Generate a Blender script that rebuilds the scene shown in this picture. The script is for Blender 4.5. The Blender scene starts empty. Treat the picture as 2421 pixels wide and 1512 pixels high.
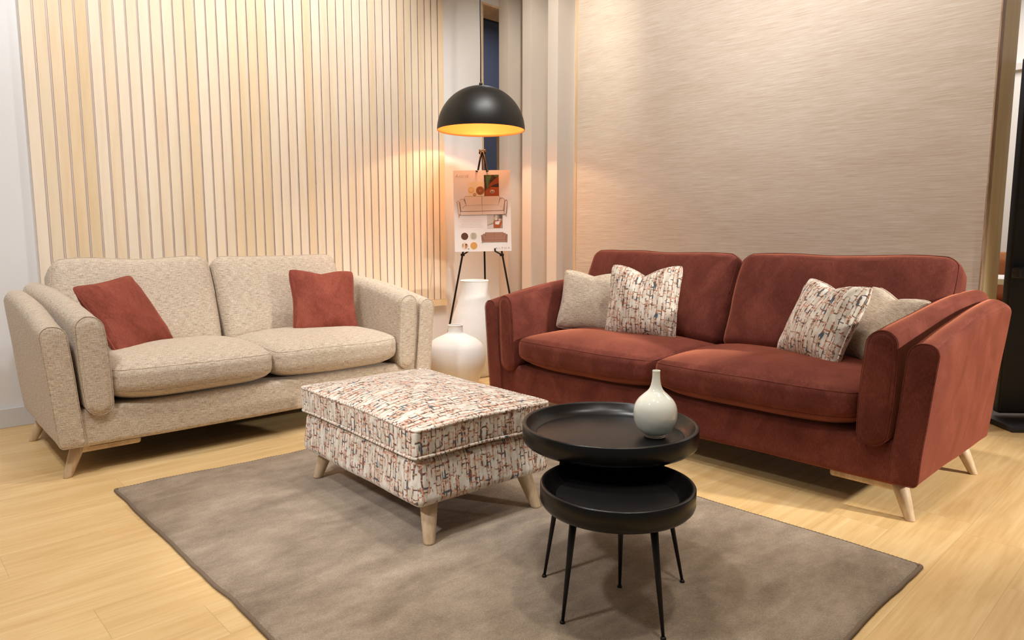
import bpy, bmesh, math, random
from mathutils import Vector, Matrix, noise
random.seed(7)
PI = math.pi
sc = bpy.context.scene
C = bpy.data.collections.new('scene'); sc.collection.children.link(C)

# ------------------------------------------------------------------ colour / materials
def L(r, g, b):
    f = lambda c: (c/255/12.92) if c/255 <= .04045 else ((c/255+.055)/1.055)**2.4
    return (f(r), f(g), f(b), 1)

class NT:
    def __init__(s, name):
        s.m = bpy.data.materials.new(name); s.m.use_nodes = True
        s.t = s.m.node_tree; s.t.nodes.clear()
        s.out = s.n('ShaderNodeOutputMaterial'); s.b = s.n('ShaderNodeBsdfPrincipled')
        s.l(s.b.outputs[0], s.out.inputs[0])
    def n(s, k, **kw):
        nd = s.t.nodes.new(k)
        for a, v in kw.items(): setattr(nd, a, v)
        return nd
    def l(s, a, b): s.t.links.new(a, b)
    def uv(s, scale=(1, 1, 1), rot=(0, 0, 0), kind='UV', src=None):
        mp = s.n('ShaderNodeMapping')
        if src is None:
            tc = s.n('ShaderNodeTexCoord'); src = tc.outputs[kind]
        s.l(src, mp.inputs[0])
        mp.inputs['Scale'].default_value = scale; mp.inputs['Rotation'].default_value = rot
        return mp.outputs[0]
    def noise(s, vec, scale=1, detail=2, rough=.5, dist=0, col=False):
        n = s.n('ShaderNodeTexNoise'); s.l(vec, n.inputs['Vector'])
        n.inputs['Scale'].default_value = scale; n.inputs['Detail'].default_value = detail
        n.inputs['Roughness'].default_value = rough; n.inputs['Distortion'].default_value = dist
        return n.outputs['Color' if col else 'Fac']
    def ramp(s, fac, stops, interp='LINEAR'):
        r = s.n('ShaderNodeValToRGB'); r.color_ramp.interpolation = interp
        e = r.color_ramp.elements
        while len(e) > 1: e.remove(e[-1])
        e[0].position, e[0].color = stops[0]
        for p, c in stops[1:]:
            x = e.new(p); x.color = c
        s.l(fac, r.inputs[0]); return r.outputs[0]
    def math(s, op, a, b=0.0, clamp=False):
        m = s.n('ShaderNodeMath', operation=op); m.use_clamp = clamp
        for i, v in enumerate((a, b)):
            if isinstance(v, (int, float)): m.inputs[i].default_value = v
            else: s.l(v, m.inputs[i])
        return m.outputs[0]
    def mix(s, fac, a, b, mode='MIX'):
        m = s.n('ShaderNodeMix', data_type='RGBA', blend_type=mode)
        for i, v in ((0, fac), (6, a), (7, b)):
            if isinstance(v, (int, float)): m.inputs[i].default_value = v
            elif isinstance(v, tuple): m.inputs[i].default_value = v
            else: s.l(v, m.inputs[i])
        return m.outputs[2]
    def bump(s, h, strength=.3, dist=.002):
        b = s.n('ShaderNodeBump'); b.inputs['Strength'].default_value = strength
        b.inputs['Distance'].default_value = dist
        s.l(h, b.inputs['Height']); s.l(b.outputs[0], s.b.inputs['Normal'])
    def col(s, c):
        if isinstance(c, tuple): s.b.inputs['Base Color'].default_value = c
        else: s.l(c, s.b.inputs['Base Color'])
    def set(s, **kw):
        for k, v in kw.items():
            s.b.inputs[k.replace('_', ' ')].default_value = v

def plain(name, c, rough=.5, metal=0, spec=.5, bumpy=0):
    N = NT(name); N.set(Roughness=rough, Metallic=metal, Specular_IOR_Level=spec)
    n = N.noise(N.uv(kind='Object'), 60, 3)
    N.col(N.mix(.06, c, N.ramp(n, [(.3, (c[0]*.6, c[1]*.6, c[2]*.6, 1)), (.7, (min(1, c[0]*1.3), min(1, c[1]*1.3), min(1, c[2]*1.3), 1))])))
    if bumpy: N.bump(n, bumpy, .002)
    return N.m

def m_tweed():
    N = NT('beige_tweed')
    wob = N.noise(N.uv((12, 12, 1)), 1, 2, col=True)
    v = N.n('ShaderNodeMix', data_type='VECTOR'); v.inputs[0].default_value = .003
    tc = N.n('ShaderNodeTexCoord'); N.l(tc.outputs['UV'], v.inputs[4]); N.l(wob, v.inputs[5])
    base = v.outputs[1]
    h = N.noise(N.uv((30, 400, 1), src=base), 1, 2, .6)
    w = N.noise(N.uv((360, 60, 1), src=base), 1, 2, .6)
    f = N.noise(N.uv((330, 430, 1), src=base), 1, 1)
    s = N.math('ADD', N.math('MULTIPLY', h, .52), N.math('MULTIPLY', w, .28))
    s = N.math('ADD', s, N.math('MULTIPLY', f, .20))
    c = N.ramp(s, [(.32, L(122, 102, 86)), (.42, L(170, 151, 131)), (.5, L(198, 181, 160)), (.58, L(216, 202, 182)), (.68, L(234, 226, 212))])
    hue = N.noise(N.uv((90, 220, 1), src=base), 1, 1)
    c = N.mix(N.ramp(hue, [(.60, (0, 0, 0, 1)), (.70, (.45, .45, .45, 1))]), c, L(205, 150, 105))
    hue2 = N.noise(N.uv((210, 80, 1), src=base), 1.1, 1)
    c = N.mix(N.ramp(hue2, [(.60, (0, 0, 0, 1)), (.70, (.4, .4, .4, 1))]), c, L(130, 132, 140))
    N.col(c); N.set(Roughness=.9, Specular_IOR_Level=.15, Sheen_Weight=.15, Sheen_Roughness=.5)
    N.bump(s, .6, .004); return N.m

def m_velvet(name, c0, c1, c2, sheen=.45, tint=(200, 130, 110)):
    N = NT(name)
    a = N.noise(N.uv((7, 5, 1)), 1, 4, .6, .6)
    b = N.noise(N.uv((420, 50, 1)), 1, 2)
    d = N.noise(N.uv((60, 420, 1)), 1, 2)
    s = N.math('ADD', N.math('MULTIPLY', a, .5), N.math('ADD', N.math('MULTIPLY', b, .3), N.math('MULTIPLY', d, .2)))
    N.col(N.ramp(s, [(.36, c0), (.5, c1), (.64, c2)]))
    N.set(Roughness=.85, Specular_IOR_Level=.1, Sheen_Weight=sheen, Sheen_Roughness=.35)
    N.b.inputs['Sheen Tint'].default_value = L(*tint)
    N.bump(s, .25, .002); return N.m

def m_pattern():
    N = NT('patterned_velvet')
    tc = N.n('ShaderNodeTexCoord')
    wob = N.noise(N.uv((60, 34, 1)), 1, 2, col=True)
    v = N.n('ShaderNodeMix', data_type='VECTOR'); v.inputs[0].default_value = .0095
    N.l(tc.outputs['UV'], v.inputs[4]); N.l(wob, v.inputs[5]); base = v.outputs[1]
    def brick(w, hgt, mort, sx=1., off=0, rot=PI/2):
        mp = N.uv((sx, sx, 1), (0, 0, rot), src=base); mp.node.inputs['Location'].default_value = (off, off*1.7, 0)
        b = N.n('ShaderNodeTexBrick'); N.l(mp, b.inputs['Vector'])
        b.inputs['Scale'].default_value = 1; b.inputs['Brick Width'].default_value = w; b.inputs['Row Height'].default_value = hgt
        b.inputs['Mortar Size'].default_value = mort; b.inputs['Mortar Smooth'].default_value = .1; b.offset = .37; b.squash = .6; b.squash_frequency = 3
        return b.outputs['Fac']
    b1 = brick(.052, .0175, .0022); b2 = brick(.078, .027, .0034, off=.013)
    reg = N.noise(N.uv((16, 11, 1)), 1, 2)
    m1 = N.math('MULTIPLY', b1, N.ramp(N.noise(N.uv((17, 12, 1)), 1.3, 2), [(.445, (0, 0, 0, 1)), (.485, (1, 1, 1, 1))]))
    m2 = N.math('MULTIPLY', b2, N.ramp(reg, [(.445, (0, 0, 0, 1)), (.485, (1, 1, 1, 1))]))
    mask = N.math('MAXIMUM', m1, m2)
    # wider smudged strokes of colour inside some blocks
    st = N.noise(N.uv((60, 17, 1), src=base), 1, 1)
    m3 = N.math('MULTIPLY', N.ramp(st, [(.605, (0, 0, 0, 1)), (.625, (1, 1, 1, 1))]), N.ramp(reg, [(.50, (0, 0, 0, 1)), (.56, (1, 1, 1, 1))]))
    mask = N.math('MAXIMUM', mask, m3)
    hue = N.noise(N.uv((17, 21, 1)), 1.2, 3, .65)
    ink = N.ramp(hue, [(.30, L(64, 84, 102)), (.385, L(92, 98, 104)), (.41, L(96, 66, 56)), (.445, L(150, 98, 76)), (.48, L(190, 138, 112)), (.52, L(222, 186, 164)), (.55, L(168, 118, 94)), (.59, L(118, 84, 70)), (.63, L(84, 78, 84)), (.68, L(180, 152, 104))])
    blk = N.noise(N.uv((45, 20, 1)), 1, 1)
    ground = N.ramp(blk, [(.36, L(204, 194, 178)), (.5, L(218, 209, 195)), (.64, L(230, 223, 211))])
    N.col(N.mix(mask, ground, ink))
    N.set(Roughness=.8, Specular_IOR_Level=.2, Sheen_Weight=.35, Sheen_Roughness=.35)
    fine = N.noise(N.uv((500, 500, 1)), 1, 1)
    N.bump(N.math('ADD', N.math('MULTIPLY', fine, .15), N.math('SUBTRACT', 1, mask)), .55, .003)
    return N.m

def m_wood(name, c0, c1, c2, axis='Z', scale=1., rough=.5, slat=None, board=None, kind='Object', contrast=1):
    """grain runs along the given object axis; slat: board pitch for tone change per board along X"""
    N = NT(name)
    st = {'X': (1.2, 14, 14), 'Y': (14, 1.2, 14), 'Z': (14, 14, 1.2)}[axis]
    vec = N.uv(tuple(k*scale for k in st), kind=kind)
    if slat:
        tc = N.n('ShaderNodeTexCoord'); sp = N.n('ShaderNodeSeparateXYZ'); N.l(tc.outputs['Object'], sp.inputs[0])
        idx = N.math('FLOOR', N.math('DIVIDE', N.math('SUBTRACT', sp.outputs[0], slat[0]), slat[1]))
        wn = N.n('ShaderNodeTexWhiteNoise', noise_dimensions='1D'); N.l(idx, wn.inputs['W'])
        ad = N.n('ShaderNodeVectorMath', operation='ADD'); N.l(vec, ad.inputs[0])
        mu = N.n('ShaderNodeVectorMath', operation='SCALE'); N.l(wn.outputs['Color'], mu.inputs[0]); mu.inputs['Scale'].default_value = 60
        N.l(mu.outputs[0], ad.inputs[1]); vec = ad.outputs[0]
    a = N.noise(vec, 1, 4, .55, .6)
    b = N.noise(vec, 6, 3, .6, .2)
    s = N.math('ADD', N.math('MULTIPLY', a, .7), N.math('MULTIPLY', b, .3))
    c = N.ramp(s, [(.5-.16/contrast, c0), (.5, c1), (.5+.16/contrast, c2)])
    if slat:
        tone = N.ramp(wn.outputs['Value'], [(0, L(230, 204, 164)), (.2, L(240, 224, 198)), (.6, L(246, 232, 213)), (.8, L(236, 208, 168)), (1, L(244, 226, 202))])
        c = N.mix(.62, c, tone)
    N.col(c); N.set(Roughness=rough, Specular_IOR_Level=.35)
    N.bump(b, .06, .001)
    return N.m

def m_floor():
    N = NT('oak_laminate')
    tc = N.n('ShaderNodeTexCoord'); sp = N.n('ShaderNodeSeparateXYZ'); N.l(tc.outputs['Object'], sp.inputs[0])
    PW, PL = .19, 1.28
    row = N.math('FLOOR', N.math('DIVIDE', sp.outputs[1], PW))
    wr = N.n('ShaderNodeTexWhiteNoise', noise_dimensions='1D'); N.l(row, wr.inputs['W'])
    xs = N.math('ADD', sp.outputs[0], N.math('MULTIPLY', wr.outputs['Value'], PL))
    colm = N.math('FLOOR', N.math('DIVIDE', xs, PL))
    cv = N.n('ShaderNodeCombineXYZ'); N.l(row, cv.inputs[0]); N.l(colm, cv.inputs[1])
    wn = N.n('ShaderNodeTexWhiteNoise', noise_dimensions='2D'); N.l(cv.outputs[0], wn.inputs['Vector'])
    ad = N.n('ShaderNodeVectorMath', operation='MULTIPLY_ADD'); N.l(wn.outputs['Color'], ad.inputs[0]); ad.inputs[1].default_value = (40, 40, 40)
    N.l(tc.outputs['Object'], ad.inputs[2])
    g = N.noise(N.uv((1.0, 9, 1), src=ad.outputs[0]), 1.4, 4, .6, 1.2)
    g2 = N.noise(N.uv((3, 75, 1), src=ad.outputs[0]), 1, 3, .6)
    s = N.math('ADD', N.math('MULTIPLY', g, .6), N.math('MULTIPLY', g2, .4))
    c = N.ramp(s, [(.34, L(206, 166, 108)), (.5, L(224, 188, 132)), (.64, L(236, 206, 154))])
    tone = N.ramp(wn.outputs['Value'], [(0, L(216, 176, 118)), (1, L(232, 198, 142))])
    c = N.mix(.3, c, tone)
    def edge(v, P, w):
        fr = N.math('FRACT', N.math('DIVIDE', v, P))
        d = N.math('MINIMUM', fr, N.math('SUBTRACT', 1, fr))
        return N.math('LESS_THAN', d, w/P)
    e = N.math('MAXIMUM', edge(sp.outputs[1], PW, .0007), edge(xs, PL, .0009))
    c = N.mix(N.math('MULTIPLY', e, .3), c, L(120, 88, 56))
    N.col(c)
    N.l(N.math('ADD', .34, N.math('MULTIPLY', g, .15)), N.b.inputs['Roughness'])
    N.set(Specular_IOR_Level=.4)
    N.bump(N.math('SUBTRACT', g2, N.math('MULTIPLY', e, 2)), .05, .001)
    return N.m

def m_rug():
    N = NT('taupe_pile')
    a = N.noise(N.uv((2.6, 5.5, 1), kind='Object'), 1, 6, .65, .5)
    b = N.noise(N.uv((260, 260, 260), kind='Object'), 1, 2)
    d = N.noise(N.uv((9, 14, 1), kind='Object'), 1, 3, .6)
    s = N.math('ADD', N.math('MULTIPLY', a, .5), N.math('ADD', N.math('MULTIPLY', b, .25), N.math('MULTIPLY', d, .25)))
    N.col(N.ramp(s, [(.37, L(126, 108, 89)), (.5, L(157, 138, 117)), (.63, L(184, 165, 143))]))
    N.set(Roughness=.95, Specular_IOR_Level=.1, Sheen_Weight=.25, Sheen_Roughness=.5)
    N.bump(b, .9, .006); return N.m

def m_wallpaper():
    N = NT('grasscloth_wallpaper')
    a = N.noise(N.uv((1, 5, 230), kind='Object'), 1, 3, .65, .05)
    b = N.noise(N.uv((1, 14, 600), kind='Object'), 1, 2)
    m = N.noise(N.uv((1, 1.2, 6), kind='Object'), 1, 2)
    s = N.math('ADD', N.math('MULTIPLY', a, .55), N.math('ADD', N.math('MULTIPLY', b, .3), N.math('MULTIPLY', m, .15)))
    N.col(N.ramp(s, [(.32, L(192, 170, 148)), (.5, L(212, 196, 178)), (.66, L(226, 214, 202))]))
    N.set(Roughness=.75, Specular_IOR_Level=.25); N.bump(a, .12, .001); return N.m

def m_paint(name, c, rough=.6):
    N = NT(name); n = N.noise(N.uv(kind='Object'), 180, 3)
    N.col(c); N.set(Roughness=rough, Specular_IOR_Level=.3); N.bump(n, .06, .001); return N.m

M = {}
M['tweed'] = m_tweed()
M['rust'] = m_velvet('rust_velvet', L(86, 42, 35), L(106, 54, 45), L(126, 69, 57), .9, (226, 140, 108))
M['pattern'] = m_pattern()
M['rustlit'] = m_velvet('rust_velvet_lit', L(112, 54, 43), L(138, 71, 57), L(160, 90, 74), .6)  # same rust velvet, with the pillows' frontal light put into its colour
M['legwood'] = m_wood('limed_oak', L(176, 148, 116), L(200, 174, 142), L(214, 192, 162), 'Z', 1.6)
M['birch'] = m_wood('birch_ply', L(232, 204, 158), L(240, 216, 176), L(246, 226, 192), 'Z', 1.0)
M['plyedge'] = m_wood('ply_edge', L(150, 118, 94), L(180, 148, 120), L(200, 170, 142), 'Z', 5, contrast=1.2)
M['lightwood'] = m_wood('light_maple', L(226, 196, 142), L(236, 208, 158), L(242, 218, 172), 'Z', .8)
M['framewood'] = m_wood('frame_ply', L(200, 168, 130), L(216, 186, 148), L(226, 200, 166), 'Z', 1.5)
SL0, SLP = .720, .06343
M['slats'] = m_wood('birch_slats', L(222, 190, 142), L(240, 218, 184), L(248, 232, 208), 'Z', .7, .45, slat=(SL0-.005-2.11, SLP))
M['slatback'] = m_paint('slat_backing_white', L(236, 224, 214))
M['floor'] = m_floor(); M['rug'] = m_rug(); M['wallpaper'] = m_wallpaper()
M['white'] = m_paint('white_wall_paint', L(232, 231, 231))
M['fin'] = m_paint('white_fin_paint', L(230, 220, 209))
M['skirt'] = m_paint('grey_skirting', L(214, 212, 211))
M['navy'] = m_paint('navy_partition', L(70, 74, 92), .8)
M['dark'] = m_paint('dark_ceiling_void', L(38, 34, 32), .9)
M['beam'] = m_paint('void_beam', L(110, 100, 84), .8)
M['ceil'] = m_paint('ceiling_paint', L(225, 220, 214), .8)
M['tray'] = plain('black_stained_wood', L(14, 12, 12), .30, spec=.4)
M['trayin'] = plain('black_stained_tray_floor', L(18, 17, 18), .36, spec=.45)
M['blackmetal'] = plain('black_powder_metal', L(22, 20, 19), .4, .3)
M['bronze'] = plain('easel_bronze_metal', L(44, 36, 30), .35, .7)
M['shadeout'] = plain('black_satin_shade', L(22, 20, 19), .45, .0, spec=.4)
M['ceramic'] = plain('matt_white_ceramic', L(236, 232, 226), .75, spec=.3)
M['glaze'] = NT('celadon_glaze')
g = M['glaze']; g.col(L(246, 247, 234)); g.set(Roughness=.06, Specular_IOR_Level=.6, Coat_Weight=.6, Coat_Roughness=.03); M['glaze'] = g.m
g = NT('clear_glass_foot'); g.col((.95, .97, .93, 1)); g.set(Roughness=.03, Transmission_Weight=.85, IOR=1.45); M['glass'] = g.m
g = NT('gold_leaf_lining'); g.col(L(236, 150, 78)); g.set(Roughness=.45, Metallic=.4)
g.bump(g.noise(g.uv(kind='Object'), 25, 3), .1, .002); M['gold'] = g.m
g = NT('lamp_glow'); g.b.inputs['Emission Color'].default_value = (1, .72, .38, 1); g.set(Emission_Strength=8.); M['bulb'] = g.m
M['black'] = plain('kiosk_black', L(30, 29, 30), .5)
M['kioskbase'] = plain('kiosk_steel_base', L(58, 58, 64), .45, .3)
M['tan'] = m_velvet('tan_leather', L(140, 88, 56), L(160, 104, 70), L(176, 120, 84), .05)
M['paper'] = m_paint('poster_card', L(236, 228, 222), .55)

# ------------------------------------------------------------------ object helpers
def boxuv(me, swap=False):
    uvl = me.uv_layers.new(name='UVMap'); vs = me.vertices
    for p in me.polygons:
        n = p.normal; ax = max(range(3), key=lambda i: abs(n[i]))
        for li in p.loop_indices:
            c = vs[me.loops[li].vertex_index].co
            if ax == 2: u = (c.y, c.x) if swap else (c.x, c.y)
            elif ax == 0: u = (c.y, c.z)
            else: u = (c.x, c.z)
            uvl.data[li].uv = u
def obj(name, bm, m, parent=None, smooth=True, swap=False, loc=None):
    bmesh.ops.recalc_face_normals(bm, faces=bm.faces)
    me = bpy.data.meshes.new(name); bm.to_mesh(me); bm.free()
    me.materials.append(m if not isinstance(m, str) else M[m])
    if smooth:
        for p in me.polygons: p.use_smooth = True
    boxuv(me, swap)
    o = bpy.data.objects.new(name, me); C.objects.link(o)
    if parent: o.parent = parent
    if loc: o.location = loc
    return o
def thing(name, label, cat, loc=(0, 0, 0), rotz=0, group=None):
    o = bpy.data.objects.new(name, None); C.objects.link(o); o.empty_display_size = .1
    o.location = loc; o.rotation_euler = (0, 0, rotz); tag(o, label, cat, group); return o
def tag(o, label, cat, group=None):
    o['label'] = label; o['category'] = cat
    if group: o['group'] = group
    return o
def struct(name, bm, m, smooth=False):
    o = obj(name, bm, m, smooth=smooth); o['kind'] = 'structure'; return o
def flat(name, bm, m, parent=None, **k): return obj(name, bm, m, parent, smooth=False, **k)

def add_box(bm, x0, x1, y0, y1, z0, z1, bev=0):
    r = bmesh.ops.create_cube(bm, size=1)
    for v in r['verts']:
        v.co = Vector((x0+(v.co.x+.5)*(x1-x0), y0+(v.co.y+.5)*(y1-y0), z0+(v.co.z+.5)*(z1-z0)))
    if bev:
        es = list({e for v in r['verts'] for e in v.link_edges})
        bmesh.ops.bevel(bm, geom=es, offset=bev, segments=3, profile=.5, affect='EDGES')
def bx(*a, bev=0):
    bm = bmesh.new(); add_box(bm, *a, bev=bev); return bm
def loft(bm, rings, cap0=True, cap1=True, closed=True):
    vr = [[bm.verts.new(p) for p in r] for r in rings]
    n = len(vr[0])
    for a, b in zip(vr, vr[1:]):
        for i in range(n if closed else n-1):
            j = (i+1) % n
            try: bm.faces.new((a[i], a[j], b[j], b[i]))
            except ValueError: pass
    if cap0: bm.faces.new(vr[0])
    if cap1: bm.faces.new(list(reversed(vr[-1])))
    return vr
def tube(bm, pts, r, n=8, closed=False, r1=None):
    pts = [Vector(p) for p in pts]; rings = []; N_ = len(pts); ref = None
    for i, p in enumerate(pts):
        if closed: d = pts[(i+1) % N_]-pts[i-1]
        else: d = pts[min(i+1, N_-1)]-pts[max(i-1, 0)]
        d.normalize()
        if ref is None: ref = Vector((0, 0, 1)) if abs(d.z) < .9 else Vector((1, 0, 0))
        u = (ref-d*ref.dot(d)).normalized(); ref = u; w = d.cross(u)
        rr = r if r1 is None else r+(r1-r)*i/(N_-1)
        rings.append([p+(u*math.cos(2*PI*k/n)+w*math.sin(2*PI*k/n))*rr for k in range(n)])
    if closed:
        rings.append(rings[0]); vr = [[bm.verts.new(q) for q in r] for r in rings[:-1]]; vr.append(vr[0])
        for a, b in zip(vr, vr[1:]):
            for i in range(n):
                try: bm.faces.new((a[i], a[(i+1) % n], b[(i+1) % n], b[i]))
                except ValueError: pass
    else: loft(bm, rings)
def mk_tube(*a, **k):
    bm = bmesh.new(); tube(bm, *a, **k); return bm
def lathe(prof, n=64, capb=False, capt=False):
    bm = bmesh.new()
    loft(bm, [[(r*math.cos(2*PI*i/n), r*math.sin(2*PI*i/n), z) for i in range(n)] for r, z in prof], capb, capt)
    return bm
def spline(pts, sub=6, closed=False):
    out = []; n = len(pts); P = [Vector(p) for p in pts]
    rng = range(n) if closed else range(n-1)
    for i in rng:
        p0 = P[i-1] if (i > 0 or closed) else P[0]; p1 = P[i]; p2 = P[(i+1) % n]
        p3 = P[(i+2) % n] if (closed or i+2 < n) else P[-1]
        for k in range(sub):
            t = k/sub
            out.append(.5*((2*p1)+(p2-p0)*t+(2*p0-5*p1+4*p2-p3)*t*t+(3*p1-p0-3*p2+p3)*t**3))
    if not closed: out.append(P[-1])
    return out
def axis_samples(h, r, m, k=5):
    r = min(r, h*.98); inner = h-r
    s = [-inner - r*math.tan(PI/4*(k-i)/k) for i in range(k)]
    s += [-inner+2*inner*i/m for i in range(m+1)]
    s += [inner + r*math.tan(PI/4*(i+1)/k) for i in range(k)]
    return s
def rbox(sx, sy, sz, r, m=(10, 6, 6), warp=None, k=5):
    """rounded, finely divided box centred on the origin; warp(x,y,z)->point"""
    H = (sx/2, sy/2, sz/2); S = [axis_samples(H[i], r, m[i], k) for i in range(3)]
    r = [min(r, H[i]*.98) for i in range(3)]
    bm = bmesh.new(); cache = {}
    def vert(i, j, l):
        key = (i, j, l)
        if key in cache: return cache[key]
        p = Vector((S[0][i], S[1][j], S[2][l]))
        q = Vector([max(-(H[a]-r[a]), min(H[a]-r[a], p[a])) for a in range(3)])
        d = p-q
        if d.length > 1e-9:
            d.normalize(); p = Vector([q[a]+d[a]*r[a] for a in range(3)])
        if warp: p = Vector(warp(*p))
        cache[key] = bm.verts.new(p); return cache[key]
    n = [len(s)-1 for s in S]
    for a in range(3):
        b, c = (a+1) % 3, (a+2) % 3
        for side in (0, n[a]):
            for i in range(n[b]):
                for j in range(n[c]):
                    q = []
                    for di, dj in ((0, 0), (1, 0), (1, 1), (0, 1)):
                        key = [0, 0, 0]; key[a] = side; key[b] = i+di; key[c] = j+dj; q.append(vert(*key))
                    try: bm.faces.new(q)
                    except ValueError: pass
    return bm
def rrect(hw, z0, z1, rt, rb, ins=0, n=8):
    """outline in (x,z): half width hw, corner radii top/bottom, inset ins"""
    hw -= ins; z0 += ins; z1 -= ins; rt = max(.0008, min(rt-ins, hw*.999)); rb = max(.0008, min(rb-ins, hw*.999))
    hw = max(hw, .0012); pts = []
    for cx, cz, r, a0 in ((hw-rb, z0+rb, rb, -PI/2), (hw-rt, z1-rt, rt, 0), (-hw+rt, z1-rt, rt, PI/2), (-hw+rb, z0+rb, rb, PI)):
        for i in range(n+1):
            a = a0+PI/2*i/n; pts.append((cx+r*math.cos(a), cz+r*math.sin(a)))
    out = []
    m = len(pts)
    for i in range(m):          # subdivide the long sides
        a, b = pts[i], pts[(i+1) % m]; out.append(a)
        if (i % (n+1)) == n:
            k = 10 if (i//(n+1)) in (0, 2) else 3
            for j in range(1, k): out.append((a[0]+(b[0]-a[0])*j/k, a[1]+(b[1]-a[1])*j/k))
    return out
def wob(p, amp, f, seed=0):
    return amp*noise.noise(Vector((p[0]*f+seed, p[1]*f-seed*.7, p[2]*f+seed*1.3)))

# ------------------------------------------------------------------ sofa
def slab(name, mat, parent, side, hw_t, cx, y0, y1, z0, z1, rt, rb, lean, splay=0, fil=.012, filb=.03, bulge=.006, seed=0, belly=0, yl=None):
    """an arm: flat upright slab running along y; z0,z1 functions of t (0 front..1 back); cx lateral distance from centre; lean outward per metre of height"""
    rings = []; edge = None
    def ring(y, ins, hfac=0):
        t = (y-y0)/(y1-y0)
        za, zb = z0(t), z1(t)
        o = []
        for x, z in rrect(hw_t, za, zb, rt, rb, ins):
            zz = (z-.4); b = 1+belly*math.sin(PI*max(0, min(1, (z-za)/(zb-za))))
            X = side*(cx + splay*t + lean*zz) + x*b
            yy = y + (yl(z) if yl else 0)
            p = Vector((X, yy, z)); w = wob(p, .004, 5, seed)
            o.append((X+w, yy, z+wob(p, .003, 4, seed+9)))
        return o
    for ins in (hw_t*.97, hw_t*.8, hw_t*.55, hw_t*.3):
        rings.append(ring(y0-bulge*(ins/hw_t)**.6, ins))
    for i in range(0, 6):
        a = PI/2*i/5; rings.append(ring(y0+fil*(1-math.sin(a)) if False else y0+fil*(1-math.cos(a)), fil*(1-math.sin(a))))
    edge = ring(y0+fil*.25, fil*.1-.0008)
    for i in range(1, 17): rings.append(ring(y0+fil+(y1-filb-y0-fil)*i/17, 0))
    for i in range(0, 6):
        a = PI/2*i/5; rings.append(ring(y1-filb*(1-math.sin(a)), filb*(1-math.cos(a))))
    rings.append(ring(y1+.004, hw_t*.9))
    bm = bmesh.new(); loft(bm, rings)
    o = obj(name, bm, mat, parent)
    obj('piping', mk_tube(edge, .0015, 6, closed=True), mat, o)
    return o

def cone_leg(parent, foot, top, r0, r1):
    f, t = Vector(foot), Vector(top); bm = bmesh.new(); rings = []
    for i, (k, r) in enumerate(((0, r0*.9), (.04, r0), (.5, (r0+r1)/2), (1, r1))):
        c = f+(t-f)*k; rings.append([(c.x+r*math.cos(2*PI*j/24), c.y+r*math.sin(2*PI*j/24), c.z) for j in range(24)])
    loft(bm, rings); return obj('leg', bm, 'legwood', parent)

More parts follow.
